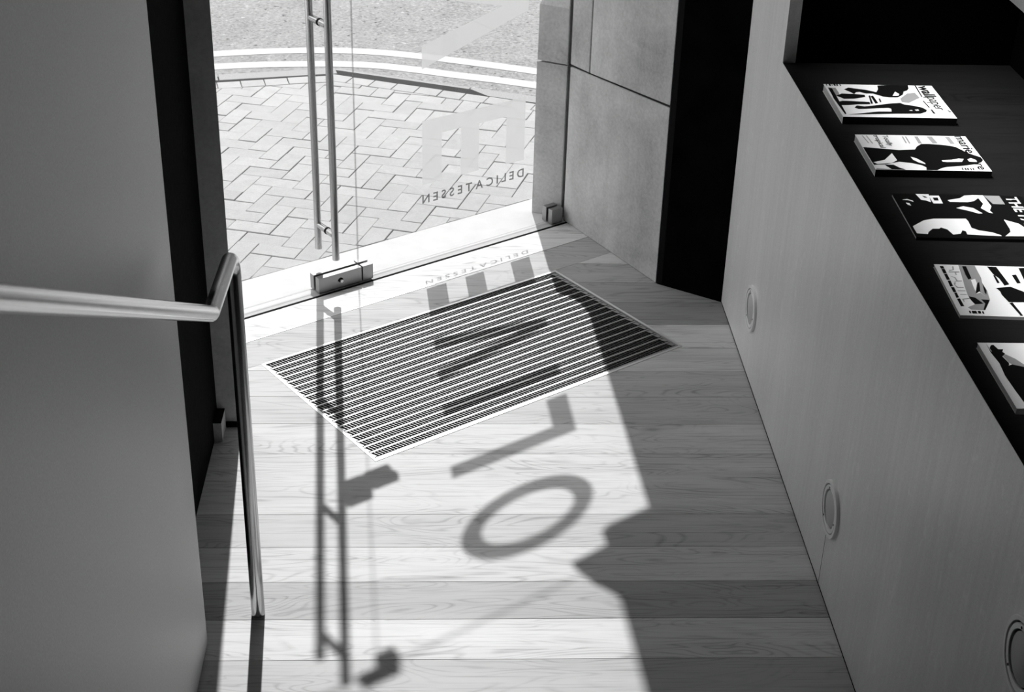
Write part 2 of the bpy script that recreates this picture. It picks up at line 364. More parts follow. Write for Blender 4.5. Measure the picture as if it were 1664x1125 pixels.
prof = [(.45, 2.425), (-.045, 2.425), (-.068, 2.445), (-.064, 2.515), (-.186, 2.527), (-.180, 2.56), (-.158, 2.594), (-.125, 2.65), (-.098, 2.70), (-.075, 2.76), (-.068, 2.79), (-.068, H), (.45, H)]
geo = Geo(); k = len(prof); v = []
for dep in (-.004, .075):
    for lat, z in prof: p = Cc + u2 * lat + n2 * dep; v.append((p.x, p.y, z))
geo.add(v, [tuple(range(k)), tuple(range(2 * k - 1, k - 1, -1))] + [(i, (i + 1) % k, k + (i + 1) % k, k + i) for i in range(k)])
geo.mesh('capital', 'stone', lo)
# rest of the shell
w = Geo(); dbox(w, -1.9, 3.2, -.08, .10, 3.36, H); structure('wall_header', w, 'stone', 'stone lintel over the glass front')
ce = Geo(); ce.prism([(-2.3, -3.1), (2.0, -3.1), D2(3.2, .0), D2(-1.9, .0)], H, H + .14); structure('ceiling', ce, 'ceiling', 'shop ceiling')
w = Geo(); w.box(-.8, 2.0, -3.15, -3.0, 0, H); structure('wall_back', w, 'backwall', 'rear wall of the shop')
w = Geo(); w.prism([D2(1.47, -.1), D2(3.3, -.1), D2(3.3, .06), D2(1.47, .06)], 0, H); w.box(1.9, 2.0, -3, 6.3, 0, H); structure('wall_facade', w, 'stone', 'stone street front right of the entrance')
st = Geo()
for i in range(5): st.box(XL, XR, -3, 2.36 - .28 * i, .16 * i, .16 * (i + 1))
structure('stairs', st, 'darkstep', 'dark steps rising from the entrance')

# ------------------------------------------------------------------ street outside
B0 = Vector((-.929, 6.139)); bx = Vector((math.cos(math.radians(-15.5)), math.sin(math.radians(-15.5)))); by = Vector((math.cos(math.radians(72)), math.sin(math.radians(72)))); bw = .0845
kerb = [(-2.4, 6.47), (-1.08, 6.797), (-.845, 6.852), (-.53, 6.908), (-.395, 6.851), (-.088, 6.724), (.212, 6.617), (1.6, 6.09)]
pv = Geo(); pv.prism([(-3.5, 3.2), D2(-.5, -.02), D2(2.6, -.02), (2.6, 5.8), (1.6, 6.09), (-.50, 6.905), (-2.4, 6.47), (-3.5, 6.2)], -.09, -.007)
pavement = tag(pv.mesh('pavement', 'joint'), kind='structure', label='herringbone paved footway outside the glass front')
def offset_line(pts, d):
    out = []
    for i in range(len(pts)):
        p = Vector(pts[i]); a = Vector(pts[max(i - 1, 0)]); b = Vector(pts[min(i + 1, len(pts) - 1)]); t = (b - a).normalized(); out.append(p + Vector((-t.y, t.x)) * d)
    return out
kin = offset_line(kerb, -.10)
# half planes of the two kerb sides (keep street-inner side) and the threshold slab
def hp(p, q): t = (Vector(q) - Vector(p)).normalized(); a = (-t.y, t.x); return a, a[0] * p[0] + a[1] * p[1]
kk = [(-1.6, 6.668), (-.53, 6.902), (.75, 6.405)]; kin = offset_line(kk[:2], -.122) + offset_line(kk[1:], -.106)
kl = hp(kin[0], kin[1]); kr = hp(kin[2], kin[3]); thr = ((NL[0], NL[1]), N0 - .215)
nb = 0
for i in range(-16, 24):
    for j in range(-12, 12):
        for kind in (0, 1):
            a0 = i + 2 * j; b0 = -i + 2 * j
            r = (a0, b0, a0 + 1, b0 + 2) if kind == 0 else (a0 + 1, b0 + 1, a0 + 3, b0 + 2)
            e = random.choice((.004, .008, .012, .016, .022))
            pts = [B0 + (bx * (x + sx * e) + by * (y + sy * e)) * bw for x, y, sx, sy in ((r[0], r[1], 1, 1), (r[2], r[1], -1, 1), (r[2], r[3], -1, -1), (r[0], r[3], 1, -1))]
            cx = sum(p.x for p in pts) / 4; cy = sum(p.y for p in pts) / 4
            if not (-1.42 < cx < .72 and 4.55 < cy < 7.0): continue
            if cx < -1.2 and cy < 5.3: continue
            if cy < 5.15 - .9 * (cx + .55) * 0 and cx > .55: continue
            poly = [tuple(p) for p in pts]
            for h_ in (kl, kr, thr):
                if poly: poly = clip(poly, *h_)
            if not poly: continue
            c0 = Vector((sum(p[0] for p in poly) / len(poly), sum(p[1] for p in poly) / len(poly)))
            geo = Geo(); geo.cham([(p[0] - c0.x, p[1] - c0.y) for p in poly], -.05, 0, .0016)
            o = geo.mesh('brick', 'brick', pavement); o.location = (c0.x, c0.y, random.uniform(-.0028, .0012)); o.rotation_euler = (random.gauss(0, .006), random.gauss(0, .006), random.gauss(0, .004))
            o.color = g(random.uniform(.94, 1.05)); nb += 1
# soldier course along the kerb
def along(pts, step, depth, name, parent, mat, zt, gap=.004):
    pts = [Vector(p) for p in pts]
    for a, b in zip(pts[:-1], pts[1:]):
        L = (b - a).length; t = (b - a).normalized(); nn = Vector((-t.y, t.x)); k = max(1, round(L / step)); s = L / k
        for i in range(k):
            p0 = a + t * (i * s + gap / 2); p1 = a + t * ((i + 1) * s - gap / 2); q = [p0, p1, p1 - nn * depth, p0 - nn * depth]
            if (p0.x + p1.x) / 2 < -1.5 or (p0.x + p1.x) / 2 > .8: continue
            c0 = (q[0] + q[2]) / 2; geo = Geo(); geo.cham([tuple(p - c0) for p in q], -.05, 0, .0018)
            o = geo.mesh(name, mat, parent); o.location = (c0.x, c0.y, zt + random.uniform(-.002, .001)); o.rotation_euler = (random.gauss(0, .004), random.gauss(0, .004), 0); o.color = g(random.uniform(.95, 1.05))
def split(pts, d=0): return offset_line(pts, d)
kl_ = offset_line(kk[:2], -.030); kr_ = offset_line(kk[1:], -.014)
along(kl_, .115, .086, 'brick', pavement, 'brick', 0); along(kr_, .115, .086, 'brick', pavement, 'brick', 0)
ka_, kc_ = offset_line(kk, .06), offset_line(kk, -.06); kg = Geo(); kg.prism([tuple(kc_[0]), tuple(kc_[1]), tuple(ka_[1]), tuple(ka_[0])], -.12, -.005); kg.prism([tuple(kc_[1]), tuple(kc_[2]), tuple(ka_[2]), tuple(ka_[1])], -.12, -.005)
kb = tag(kg.mesh('kerb', 'subfloor'), kind='structure', label='granite kerb between paving and road')
along(offset_line(kk, .088), .62, .082, 'kerbstone', kb, 'kerb', -.004, .006)
th = Geo(); th.prism([D2(-.6, -.212), D2(1.6, -.212), D2(1.6, .031), D2(-.6, .031)], -.06, -.001)
structure('doorstep', th, 'pale_stone', 'pale smooth stone step outside the glass front')
rd = Geo(); rd.prism([(-14, 3.9), (-2.4, 6.55), (-.53, 6.97), (1.6, 6.2), (14, 1.5), (14, 30), (-14, 30)], -.1, -.022)
road = tag(rd.mesh('road', 'asphalt'), kind='structure', label='rough asphalt road beyond the kerb')
def ribbon(pts, w, z):
    # smooth the polyline, then a thin slab of paint along it
    P = [Vector(p) for p in pts]; fine = []
    for i in range(len(P) - 1):
        p0, p1, p2, p3 = P[max(i - 1, 0)], P[i], P[i + 1], P[min(i + 2, len(P) - 1)]
        for k in range(8):
            t = k / 8; fine.append(.5 * ((2 * p1) + (p2 - p0) * t + (2 * p0 - 5 * p1 + 4 * p2 - p3) * t * t + (3 * p1 - p0 - 3 * p2 + p3) * t ** 3))
    fine.append(P[-1]); geo = Geo(); a = offset_line(fine, w / 2); b = offset_line(fine, -w / 2)
    for i in range(len(fine) - 1): geo.prism([tuple(b[i]), tuple(b[i + 1]), tuple(a[i + 1]), tuple(a[i])], z - .004, z)
    return geo
far_l = [(-3.2, 6.62), (-1.9, 7.02), (-1.13, 7.222), (-.68, 7.295), (-.37, 7.284), (-.124, 7.226), (.06, 7.166), (.417, 7.032), (1.3, 6.68), (2.6, 6.1)]
near_l = [(-3.0, 6.42), (-1.8, 6.83), (-1.10, 7.030), (-.66, 7.088), (-.36, 7.080), (-.121, 7.016), (.057, 6.951), (.407, 6.83), (1.25, 6.47), (2.5, 5.95)]
ribbon(far_l, .085, -.0195).mesh('painted_line', 'paint', road); ribbon(near_l, .085, -.0195).mesh('painted_line', 'paint', road)

# unseen terrace added to keep low sky light out, shaded side towards the shop
bd = Geo(); bd.box(-40, 40, 16, 22, -.1, 9.0); tag(bd.mesh('added_building', 'terrace'), kind='structure', label='unseen terrace added across the street to block low sky light')
# ------------------------------------------------------------------ glazed front
def pane(name, a0, a1, z0, z1, parent, thick=.009):
    geo = Geo(); dbox(geo, a0, a1, -thick / 2, thick / 2, z0, z1); o = geo.mesh(name, ['glass', 'glass_edge'], parent)
    for p in o.data.polygons:
        if abs(p.normal.dot(n)) < .5: p.material_index = 1
    return o
door = tag(empty('door_1', D(-.32, 0)), kind='structure', label='clear frameless glass door leaf with long pull handles')
win = tag(empty('window_1', D(1.37, 0)), kind='structure', label='clear fixed glass pane beside the door with frosted lettering')
tran = tag(empty('window_2', D(0, 0, 2.45)), kind='structure', label='clear glass panel above the door')
bpy.context.view_layer.update()
def local(o, parent): o.matrix_parent_inverse = parent.matrix_world.inverted(); return o
local(pane('glass_pane', -.318, .461, .014, 2.437, door), door)
local(pane('glass_pane', .4635, 1.372, .006, 2.437, win), win)
local(pane('glass_pane', -.318, 1.372, 2.447, 3.36, tran), tran)
def rounded(o, w, seg=2):
    m = o.modifiers.new('edge', 'BEVEL'); m.width = w; m.segments = seg; return o
# pull handles, one bar each side of the leaf
for off, a in ((.055, .342), (-.055, .339)):
    geo = Geo(); geo.tube([D(a, off, .131), D(a, off, 2.36)], .0123, 24); local(smooth_by_angle(geo.mesh('handle_bar', 'steel', door)), door)
for z in (.221, .948, 1.609, 2.249):
    geo = Geo(); geo.tube([D(.3405, .05, z), D(.3405, -.05, z)], .0112, 20); sp = local(smooth_by_angle(geo.mesh('handle_spacer', 'steel', door)), door)
    geo = Geo(); geo.tube([D(.3405, .0125, z), D(.3405, .0048, z)], .0128, 20); geo.mesh('washer', 'rubber', sp)
# patch fittings at the meeting of leaf and fixed pane
def plates(a0, a1, z0, z1, parent, name='patch_fitting', d=.030):
    res = []
    for s in (1, -1):
        geo = Geo(); dbox(geo, a0, a1, *((.0062, d) if s > 0 else (-d, -.0062)), z0, z1); o = rounded(geo.mesh(name, 'patch_steel', parent), .0015); local(o, parent); res.append(o)
    return res
lp = plates(.286, .458, .004, .060, door)[0]; plates(.463, .505, .004, .060, win)
key = Geo()
pr = [D(.372 + .010 * math.cos(k * math.pi / 8), .0304, .034 + .008 * math.sin(k * math.pi / 8)) for k in range(16)]
key.add([*pr, *[p + n * .001 for p in pr]], [tuple(range(16)), tuple(range(31, 15, -1))] + [(i, (i + 1) % 16, 16 + (i + 1) % 16, 16 + i) for i in range(16)]); key.mesh('keyhole', 'rubber', lp)
geo = Geo(); geo.tube([D(.374, .030, .031), D(.374, .037, .031)], .0055, 16); geo.mesh('lock_barrel', 'alu', lp)
plates(.380, .458, 1.49, 1.575, door, 'lock_case'); plates(.464, .545, 1.485, 1.53, win, 'lock_keep')
plates(.464, .518, 2.395, 2.436, win, d=.016); plates(.414, .518, 2.449, 2.478, tran, d=.016)
plates(1.305, 1.358, .003, .062, win, 'glass_clamp'); plates(1.305, 1.358, 2.38, 2.43, win, 'glass_clamp')
# frosted lettering O L I V E reading downwards, seen from behind; a along u, z upwards
FN = -.0075
def film(poly, name='letter', mat='film', holes=None):
    v = [D(a, FN, z) for a, z in poly]; o = new(name, v, [tuple(range(len(v)))], mat, win); return local(o, win)
l0, l1 = .739, 1.190
film([(l0, .288), (.822, .288), (.822, .468), (.904, .468), (.904, .288), (.984, .288), (.984, .468), (1.105, .468), (1.105, .283), (l1, .283), (l1, .527), (l0, .527)])
film([(l0, .713), (l1, .846), (l1, .912), (l0, 1.045), (l0, .962), (1.075, .879), (l0, .795)])
film([(l0, 1.212), (l1, 1.212), (l1, 1.288), (l0, 1.288)])
film([(l0, 1.615), (1.110, 1.615), (1.110, 1.436), (l1, 1.436), (l1, 1.692), (l0, 1.692)])
ca, cz, ra, rz, sw = (l0 + l1) / 2, 2.055, (l1 - l0) / 2, .178, .068
v = []; f = []; K = 64
for k in range(K):
    t_ = 2 * math.pi * k / K; v.append(D(ca + ra * math.cos(t_), FN, cz + rz * math.sin(t_))); v.append(D(ca + (ra - sw) * math.cos(t_), FN, cz + (rz - sw) * math.sin(t_)))
for k in range(K): a, b = 2 * k, 2 * ((k + 1) % K); f.append((a, b, b + 1, a + 1))
local(new('letter', v, f, 'film', win), win)
# DELICATESSEN, one letter at a time; text runs towards -u because it is read from the street
word = 'DELICATESSEN'; adv = []; meshes = []
for ch in word:
    me = text_mesh(ch, .046, .0009); xs = [q.co.x for q in me.vertices]; ys = [q.co.y for q in me.vertices]; meshes.append((me, min(xs), max(xs), max(ys)))
tot = sum(m_[2] - m_[1] for m_ in meshes); gapw = (.452 - tot) / (len(word) - 1); a = 1.191
for me, x0, x1, yh in meshes:
    for q in me.vertices: x, y = q.co.x - x0, q.co.y; p = D(a - x, FN, .2165 + y); q.co = p
    a -= (x1 - x0) + gapw
    me.materials.clear(); me.materials.append(MT['dark_film']); o = bpy.data.objects.new('small_letter', me); C.objects.link(o); o.parent = win; local(o, win)

# ------------------------------------------------------------------ entrance mat
mat = tag(empty('entrance_mat', D((MU0 + MU1) / 2, (MN0 + MN1) / 2)), 'ribbed black and aluminium entrance mat set into the oak floor', 'mat')
bpy.context.view_layer.update()
def ml(o): return local(o, mat)
geo = Geo(); dbox(geo, MU0, MU1, MN0, MN1, -.018, -.010); ml(geo.mesh('tray', 'subfloor', mat))
fw = .009
geo = Geo(); dbox(geo, MU0, MU1, MN0, MN0 + fw, -.012, .0015); dbox(geo, MU0, MU1, MN1 - fw, MN1, -.012, .0015); dbox(geo, MU0, MU0 + fw, MN0 + fw, MN1 - fw, -.012, .0015); dbox(geo, MU1 - fw, MU1, MN0 + fw, MN1 - fw, -.012, .0015)
ml(geo.mesh('frame', 'alu', mat))
NR = 19; p0 = MN0 + fw + .002; pitch = (MN1 - MN0 - 2 * fw - .004) / NR; a0, a1 = MU0 + fw + .004, MU1 - fw - .004
bar = None; strip = None
for i in range(NR):
    b0 = p0 + i * pitch
    if bar is None:
        geo = Geo(); dbox(geo, a0, a1, b0 + pitch * .79, b0 + pitch * .99, -.010, -.0004); dbox(geo, a0, a1, b0 + pitch * .02, b0 + pitch * .79, -.010, -.0022); bar = ml(geo.mesh('scraper_bar', 'mat_alu', mat))
        geo = Geo(); tp = .0104; a = a0 + .002
        while a < a1 - tp - .009:
            # slanting rubber tooth
            w_ = tp * .56; sh = .0085; geo.prism([D2(a, b0 + pitch * .02), D2(a + w_, b0 + pitch * .02), D2(a + w_ + sh, b0 + pitch * .72), D2(a + sh, b0 + pitch * .72)], -.0024, -.0006); a += tp
        dbox(geo, a0, a1, b0 + pitch * .66, b0 + pitch * .785, -.0024, -.0008)
        strip = ml(geo.mesh('rubber_strip', 'rubber', mat))
    else:
        d = n * (i * pitch)
        for src in (bar, strip):
            o = src.copy(); C.objects.link(o); o.parent = mat; o.matrix_parent_inverse = src.matrix_parent_inverse.copy(); o.location = d

# ------------------------------------------------------------------ handrail
rp = fillet([(-.45, 2.91, 0), (-.45, 2.91, .985), (-.45, 2.592, 1.008), (-.45, .45, 2.188)], (.055, .05), 10)
geo = Geo(); geo.tube(rp, .0165, 32)
tag(smooth_by_angle(geo.mesh('handrail', 'rail_steel')), 'polished steel tube handrail bending down to the oak floor beside the satin wall', 'handrail')

# ------------------------------------------------------------------ round step lights in the counter front
def step_light(y, z, label):
    t_ = tag(empty('step_light', (XR, y, z)), label, 'wall light', 'step lights in the counter front')
    M = Matrix.Translation((0, 0, 0)) @ Matrix.Rotation(-math.pi / 2, 4, 'Y')
    geo = Geo(); geo.lathe([(.0640, .0), (.0640, .0075), (.065, .0085), (.0725, .0085), (.0738, .0075), (.0738, 0)], M); smooth_by_angle(geo.mesh('outer_ring', 'ring', t_))
    geo = Geo(); geo.lathe([(.0500, .0), (.0500, .0065), (.051, .0075), (.060, .0075), (.0608, .0065), (.0608, 0)], M); smooth_by_angle(geo.mesh('inner_ring', 'ring', t_))
    geo = Geo(); geo.lathe([(.0738, .0004), (.0, .0004)], M); geo.mesh('backing', 'rubber', t_)
    geo = Geo(); geo.lathe([(.0465, .0005), (.0465, .004), (.045, .005), (.0, .0055)], M); smooth_by_angle(geo.mesh('lens', 'lens', t_))
    for an in (20, 140, 260):
        q = M @ Vector((.0545 * math.cos(math.radians(an)), .0545 * math.sin(math.radians(an)), .0076)); geo = Geo(); geo.lathe([(.0026, 0), (.0026, .0006), (0, .0006)], Matrix.Translation(q) @ M, 12); geo.mesh('screw', 'rubber', t_)
    return t_
step_light(4.102, .2237, 'round step light in the counter front nearest the black end wall')
step_light(3.002, .2467, 'round step light low in the middle of the counter front')
step_light(1.875, .750, 'highest and nearest of the three round step lights')

# unseen strip lamp added behind the upper edge to brighten the magazines
lamp = tag(empty('added_strip_light', (XR + .062, 2.9, 1.72)), 'unseen strip lamp added above the display opening to brighten the magazines', 'lamp')
geo = Geo(); geo.box(-.024, .026, -1.15, 1.15, .014, .036); geo.mesh('housing', 'alu', lamp)
la = bpy.data.lights.new('added_fill_lamp', 'AREA'); la.shape = 'RECTANGLE'; la.size = .03; la.size_y = 2.2; la.energy = 14.0; la.spread = math.radians(72)
lo_ = bpy.data.objects.new('added_fill_lamp', la); C.objects.link(lo_); lo_.parent = lamp; lo_.location = (0, 0, .010); lo_.rotation_euler = (0, math.radians(-31), 0)
# ------------------------------------------------------------------ magazines on the shelf
MAGS={
1:dict(o=(1.0263,3.8461),w=0.2461,L=0.2954,th=0.02,ang=-1.5852,polys={
  'dark':[
   [(0.0402,0.0474),(0.0261,0.062),(0.0427,0.1066),(0.0595,0.1302),(0.0358,0.1405),(0.0053,0.1454),(0.001,0.1729),(0.001,0.2295),(0.025,0.2263),(0.0421,0.2173),(0.0493,0.2062),(0.0761,0.1971),(0.0965,0.1783),(0.0976,0.1553),(0.0918,0.1408),(0.0699,0.1186),(0.0708,0.1001),(0.0583,0.0846),(0.0621,0.0746),(0.0756,0.067),(0.0627,0.0607)],
   [(0.0911,0.0158),(0.0739,0.0331),(0.0756,0.067),(0.0809,0.0932),(0.0973,0.0917),(0.1118,0.0589),(0.1143,0.0311),(0.1005,0.0228)],
   [(0.1398,0.0076),(0.1295,0.0233),(0.1313,0.0545),(0.1358,0.094),(0.1518,0.0925),(0.1532,0.063),(0.1608,0.0344),(0.1619,0.0096)],
   [(0.1792,0.0448),(0.163,0.0541),(0.1698,0.0727),(0.1573,0.1115),(0.1451,0.1436),(0.1386,0.1746),(0.1509,0.1827),(0.1564,0.2015),(0.1711,0.2246),(0.1896,0.232),(0.2023,0.2264),(0.2167,0.2081),(0.219,0.1543),(0.2094,0.1345),(0.1843,0.1396),(0.1771,0.1336),(0.1808,0.1058),(0.1873,0.0731),(0.1895,0.0526)],
   [(0.2319,0.0154),(0.2225,0.0473),(0.206,0.0998),(0.2045,0.1335),(0.2184,0.1545),(0.2231,0.1046)],
   [(0.0288,0.0061),(0.035,0.0163),(0.2271,0.0131),(0.2273,0.0087),(0.1143,0.004),(0.0752,0.0055)],
   [(0.001,0.2481),(0.001,0.2516),(0.0888,0.2469),(0.0903,0.2433)],
   [(0.1196,0.2387),(0.1195,0.2419),(0.1702,0.245),(0.1716,0.2415)],
   [(0.1847,0.2425),(0.1846,0.2465),(0.2143,0.2478),(0.2145,0.242)],
   [(0.001,0.0062),(0.001,0.0085),(0.0126,0.0083),(0.0127,0.0053)],
   [(0.001,0.0139),(0.001,0.0191),(0.0134,0.0185),(0.0137,0.0129)],
   [(0.001,0.0214),(0.001,0.0233),(0.0132,0.0232),(0.0133,0.0213)],
   [(0.001,0.0259),(0.001,0.0318),(0.0135,0.0319),(0.0137,0.0263)],
   [(0.001,0.0341),(0.001,0.0381),(0.0138,0.0379),(0.0141,0.0332)],
   [(0.001,0.0429),(0.001,0.0457),(0.0148,0.0455),(0.015,0.0422)],
   [(0.089,0.1022),(0.0848,0.1073),(0.147,0.1004),(0.1498,0.0948)],
   [(0.0914,0.1072),(0.0871,0.1145),(0.1425,0.115),(0.1467,0.1068)],
   [(0.1101,0.1239),(0.1073,0.1284),(0.1344,0.126),(0.1358,0.122)],
  ],
  'light':[
   [(0.086,0.1673),(0.0524,0.1825),(0.0719,0.1891),(0.0839,0.1838)],
   [(0.1949,0.1827),(0.1914,0.1914),(0.1975,0.1931)],
   [(0.1891,0.1998),(0.1843,0.2099),(0.1949,0.2105),(0.1971,0.2021)],
  ],
  'grey':[
   [(0.0274,0.0063),(0.0291,0.0267),(0.0676,0.0276),(0.1005,0.0228),(0.0881,0.0096)],
   [(0.1061,0.1827),(0.0656,0.2113),(0.0579,0.2339),(0.097,0.2374),(0.1375,0.1974),(0.1319,0.1808)],
  ],
}),
2:dict(o=(1.0248,3.4812),w=0.2248,L=0.278,th=0.018,ang=-1.5884,polys={
  'dark':[
   [(0.0841,0.0016),(0.0943,0.0571),(0.1006,0.0862),(0.0948,0.1269),(0.0754,0.1363),(0.0572,0.152),(0.0564,0.1721),(0.0587,0.1847),(0.0609,0.2018),(0.066,0.218),(0.0741,0.2334),(0.091,0.2418),(0.1134,0.2528),(0.1379,0.2761),(0.1546,0.277),(0.1689,0.2691),(0.1805,0.2549),(0.1929,0.2213),(0.2029,0.1758),(0.2089,0.1635),(0.2231,0.1469),(0.2238,0.1212),(0.2077,0.1255),(0.1944,0.1184),(0.1816,0.0961),(0.1744,0.0679),(0.1774,0.0629),(0.1925,0.0293),(0.1964,0.0028),(0.1744,0.0015)],
   [(0.1942,0.0289),(0.1944,0.0501),(0.2104,0.059),(0.2238,0.072),(0.2238,0.0549),(0.222,0.0391),(0.2034,0.0309)],
   [(0.2202,0.0036),(0.222,0.0391),(0.2238,0.0549),(0.2238,0.1191),(0.2238,0.1181),(0.2238,0.001)],
   [(0.2054,0.2097),(0.2053,0.2125),(0.2205,0.2113),(0.2206,0.2081)],
   [(0.2062,0.2167),(0.206,0.2201),(0.2207,0.2187),(0.2209,0.215)],
   [(0.2065,0.2221),(0.2063,0.226),(0.2205,0.2245),(0.2206,0.2208)],
   [(0.2067,0.2302),(0.2066,0.2328),(0.2208,0.2312),(0.2209,0.2286)],
   [(0.2065,0.2356),(0.2064,0.2388),(0.2205,0.2372),(0.2206,0.2342)],
  ],
  'light':[
   [(0.1535,0.2391),(0.1446,0.2503),(0.1582,0.2593),(0.1693,0.2582),(0.1674,0.2394)],
   [(0.1617,0.1743),(0.1579,0.199),(0.1487,0.2189),(0.151,0.2312),(0.1698,0.2215),(0.1724,0.1842),(0.1701,0.1741)],
   [(0.1809,0.0043),(0.1737,0.0188),(0.1647,0.0359),(0.1215,0.0636),(0.1662,0.0656),(0.1835,0.0485),(0.1921,0.0123)],
   [(0.1423,0.1039),(0.153,0.1163),(0.1802,0.1285),(0.1885,0.1285),(0.1781,0.1141),(0.1618,0.1054)],
  ],
  'grey':[
   [(0.1187,0.1012),(0.1215,0.1287),(0.1371,0.1615),(0.1469,0.1545),(0.1328,0.1302)],
   [(0.0086,0.1156),(0.0084,0.1192),(0.0529,0.1178),(0.053,0.1143)],
   [(0.0089,0.1234),(0.0087,0.127),(0.0554,0.126),(0.0556,0.1224)],
   [(0.0072,0.1472),(0.0068,0.1562),(0.0542,0.155),(0.0546,0.1461)],
   [(0.007,0.1785),(0.0064,0.1921),(0.0524,0.1952),(0.053,0.1818)],
   [(0.0068,0.2244),(0.0063,0.2357),(0.0535,0.2369),(0.054,0.2257)],
   [(0.0071,0.0157),(0.0069,0.0184),(0.057,0.0232),(0.0571,0.0205)],
   [(0.0066,0.0258),(0.0065,0.0285),(0.0595,0.0325),(0.0596,0.0298)],
  ],
}),
3:dict(o=(1.0306,3.1411),w=0.2348,L=0.3,th=0.007,ang=-1.603,polys={
  'light':[
   [(0.0329,0.1204),(0.0196,0.1524),(0.0048,0.166),(0.001,0.1867),(0.001,0.2108),(0.0628,0.2126),(0.086,0.2022),(0.1016,0.2052),(0.0976,0.197),(0.0733,0.1851),(0.0498,0.1974),(0.0174,0.195),(0.0344,0.1808),(0.0423,0.1634),(0.0423,0.1444),(0.042,0.1237)],
   [(0.0762,0.1288),(0.0652,0.1478),(0.0742,0.1679),(0.1028,0.1815),(0.1046,0.1726),(0.0907,0.154)],
   [(0.1797,0.0053),(0.1477,0.0369),(0.1368,0.0618),(0.1332,0.135),(0.1472,0.1367),(0.182,0.1345),(0.1942,0.1476),(0.2036,0.1741),(0.2177,0.19),(0.2219,0.1887),(0.217,0.1159),(0.2,0.1168),(0.196,0.1106),(0.2134,0.1023),(0.2194,0.0844),(0.1933,0.0785),(0.1832,0.0666),(0.1899,0.0612),(0.1906,0.0464),(0.2083,0.0329),(0.2191,0.0293),(0.216,0.0056)],
   [(0.1342,0.2199),(0.1548,0.2471),(0.1825,0.257),(0.2195,0.2565),(0.2215,0.1979),(0.1995,0.2154),(0.1822,0.2187)],
   [(0.0092,0.0826),(0.0079,0.1068),(0.0522,0.1049),(0.0533,0.0829)],
   [(0.001,0.0544),(0.001,0.0847),(0.0466,0.0789),(0.0379,0.0697),(0.0337,0.0593)],
   [(0.036,0.0151),(0.0307,0.0278),(0.0394,0.039),(0.0464,0.0392),(0.0377,0.028)],
   [(0.052,0.0199),(0.0539,0.028),(0.0685,0.0282),(0.0634,0.0219)],
  ],
  'grey':[
   [(0.001,0.212),(0.001,0.2484),(0.0495,0.2477),(0.0486,0.2204)],
  ],
  'dark':[
   [(0.0205,0.0893),(0.0199,0.1009),(0.0363,0.0995),(0.0369,0.089)],
   [(0.01,0.0671),(0.0143,0.0737),(0.0211,0.0777),(0.0215,0.07)],
  ],
}),
4:dict(o=(1.0236,2.7745),w=0.2242,L=0.29,th=0.007,ang=-1.6261,polys={
  'dark':[
   [(0.0086,0.0097),(0.0081,0.0174),(0.0193,0.0172),(0.0206,0.0101)],
   [(0.0226,0.0102),(0.0207,0.0172),(0.0402,0.0173),(0.0435,0.0101)],
   [(0.0457,0.0104),(0.043,0.0169),(0.0704,0.0169),(0.0725,0.0099)],
   [(0.0769,0.0105),(0.0743,0.0169),(0.0988,0.0163),(0.102,0.0095)],
   [(0.1059,0.0103),(0.1042,0.0169),(0.1254,0.0166),(0.1272,0.0101)],
   [(0.1297,0.0113),(0.1281,0.0166),(0.149,0.0163),(0.152,0.0102)],
   [(0.1559,0.0105),(0.1542,0.0169),(0.1863,0.0174),(0.1883,0.0104)],
   [(0.0045,0.1097),(0.0047,0.1285),(0.0842,0.1344),(0.0904,0.123),(0.058,0.1206),(0.0392,0.1132)],
   [(0.0449,0.1117),(0.0432,0.1158),(0.0787,0.1163),(0.0804,0.1109)],
   [(0.1024,0.1027),(0.095,0.134),(0.1249,0.1639),(0.162,0.1533),(0.1635,0.1117),(0.1313,0.1059),(0.1181,0.107)],
   [(0.1643,0.1187),(0.2196,0.1247),(0.2212,0.1196),(0.1673,0.1118)],
   [(0.0408,0.1512),(0.0382,0.1606),(0.0771,0.1597),(0.079,0.1518)],
   [(0.0072,0.1742),(0.0043,0.195),(0.0748,0.1948),(0.0764,0.1697)],
   [(0.0067,0.0572),(0.0062,0.0654),(0.0619,0.0628),(0.0679,0.0551),(0.046,0.0544)],
   [(0.0832,0.0697),(0.0774,0.0749),(0.1262,0.0649),(0.1322,0.0537)],
   [(0.0825,0.0797),(0.1146,0.08),(0.1334,0.0751),(0.1256,0.0735)],
   [(0.1438,0.0363),(0.1482,0.0484),(0.1734,0.0588),(0.1771,0.0412),(0.1619,0.0378)],
   [(0.1553,0.0586),(0.1568,0.0751),(0.1727,0.0685),(0.2016,0.0551),(0.1992,0.0522),(0.1731,0.0625)],
   [(0.2063,0.0214),(0.2056,0.0245),(0.2161,0.0242),(0.2169,0.0207)],
   [(0.2059,0.0268),(0.2053,0.0364),(0.2166,0.0359),(0.2173,0.0263)],
   [(0.2057,0.0387),(0.2053,0.0447),(0.2164,0.0436),(0.2167,0.0382)],
   [(0.2072,0.0466),(0.2069,0.0502),(0.217,0.0494),(0.2172,0.0464)],
  ],
  'grey':[
   [(0.001,0.0506),(0.001,0.0847),(0.0577,0.0836),(0.0825,0.0797),(0.1145,0.0812),(0.1568,0.0763),(0.1727,0.0685),(0.2016,0.0551),(0.2011,0.0422),(0.2008,0.0281),(0.191,0.0234),(0.1771,0.0412),(0.1386,0.0364),(0.1013,0.0395),(0.0521,0.0454)],
   [(0.0082,0.0361),(0.008,0.0387),(0.025,0.0358),(0.0299,0.026),(0.0258,0.0244),(0.0238,0.033)],
   [(0.0329,0.0228),(0.0313,0.0455),(0.0355,0.0451),(0.0375,0.0366),(0.0472,0.0367),(0.0474,0.0342),(0.0363,0.0344),(0.0371,0.0224)],
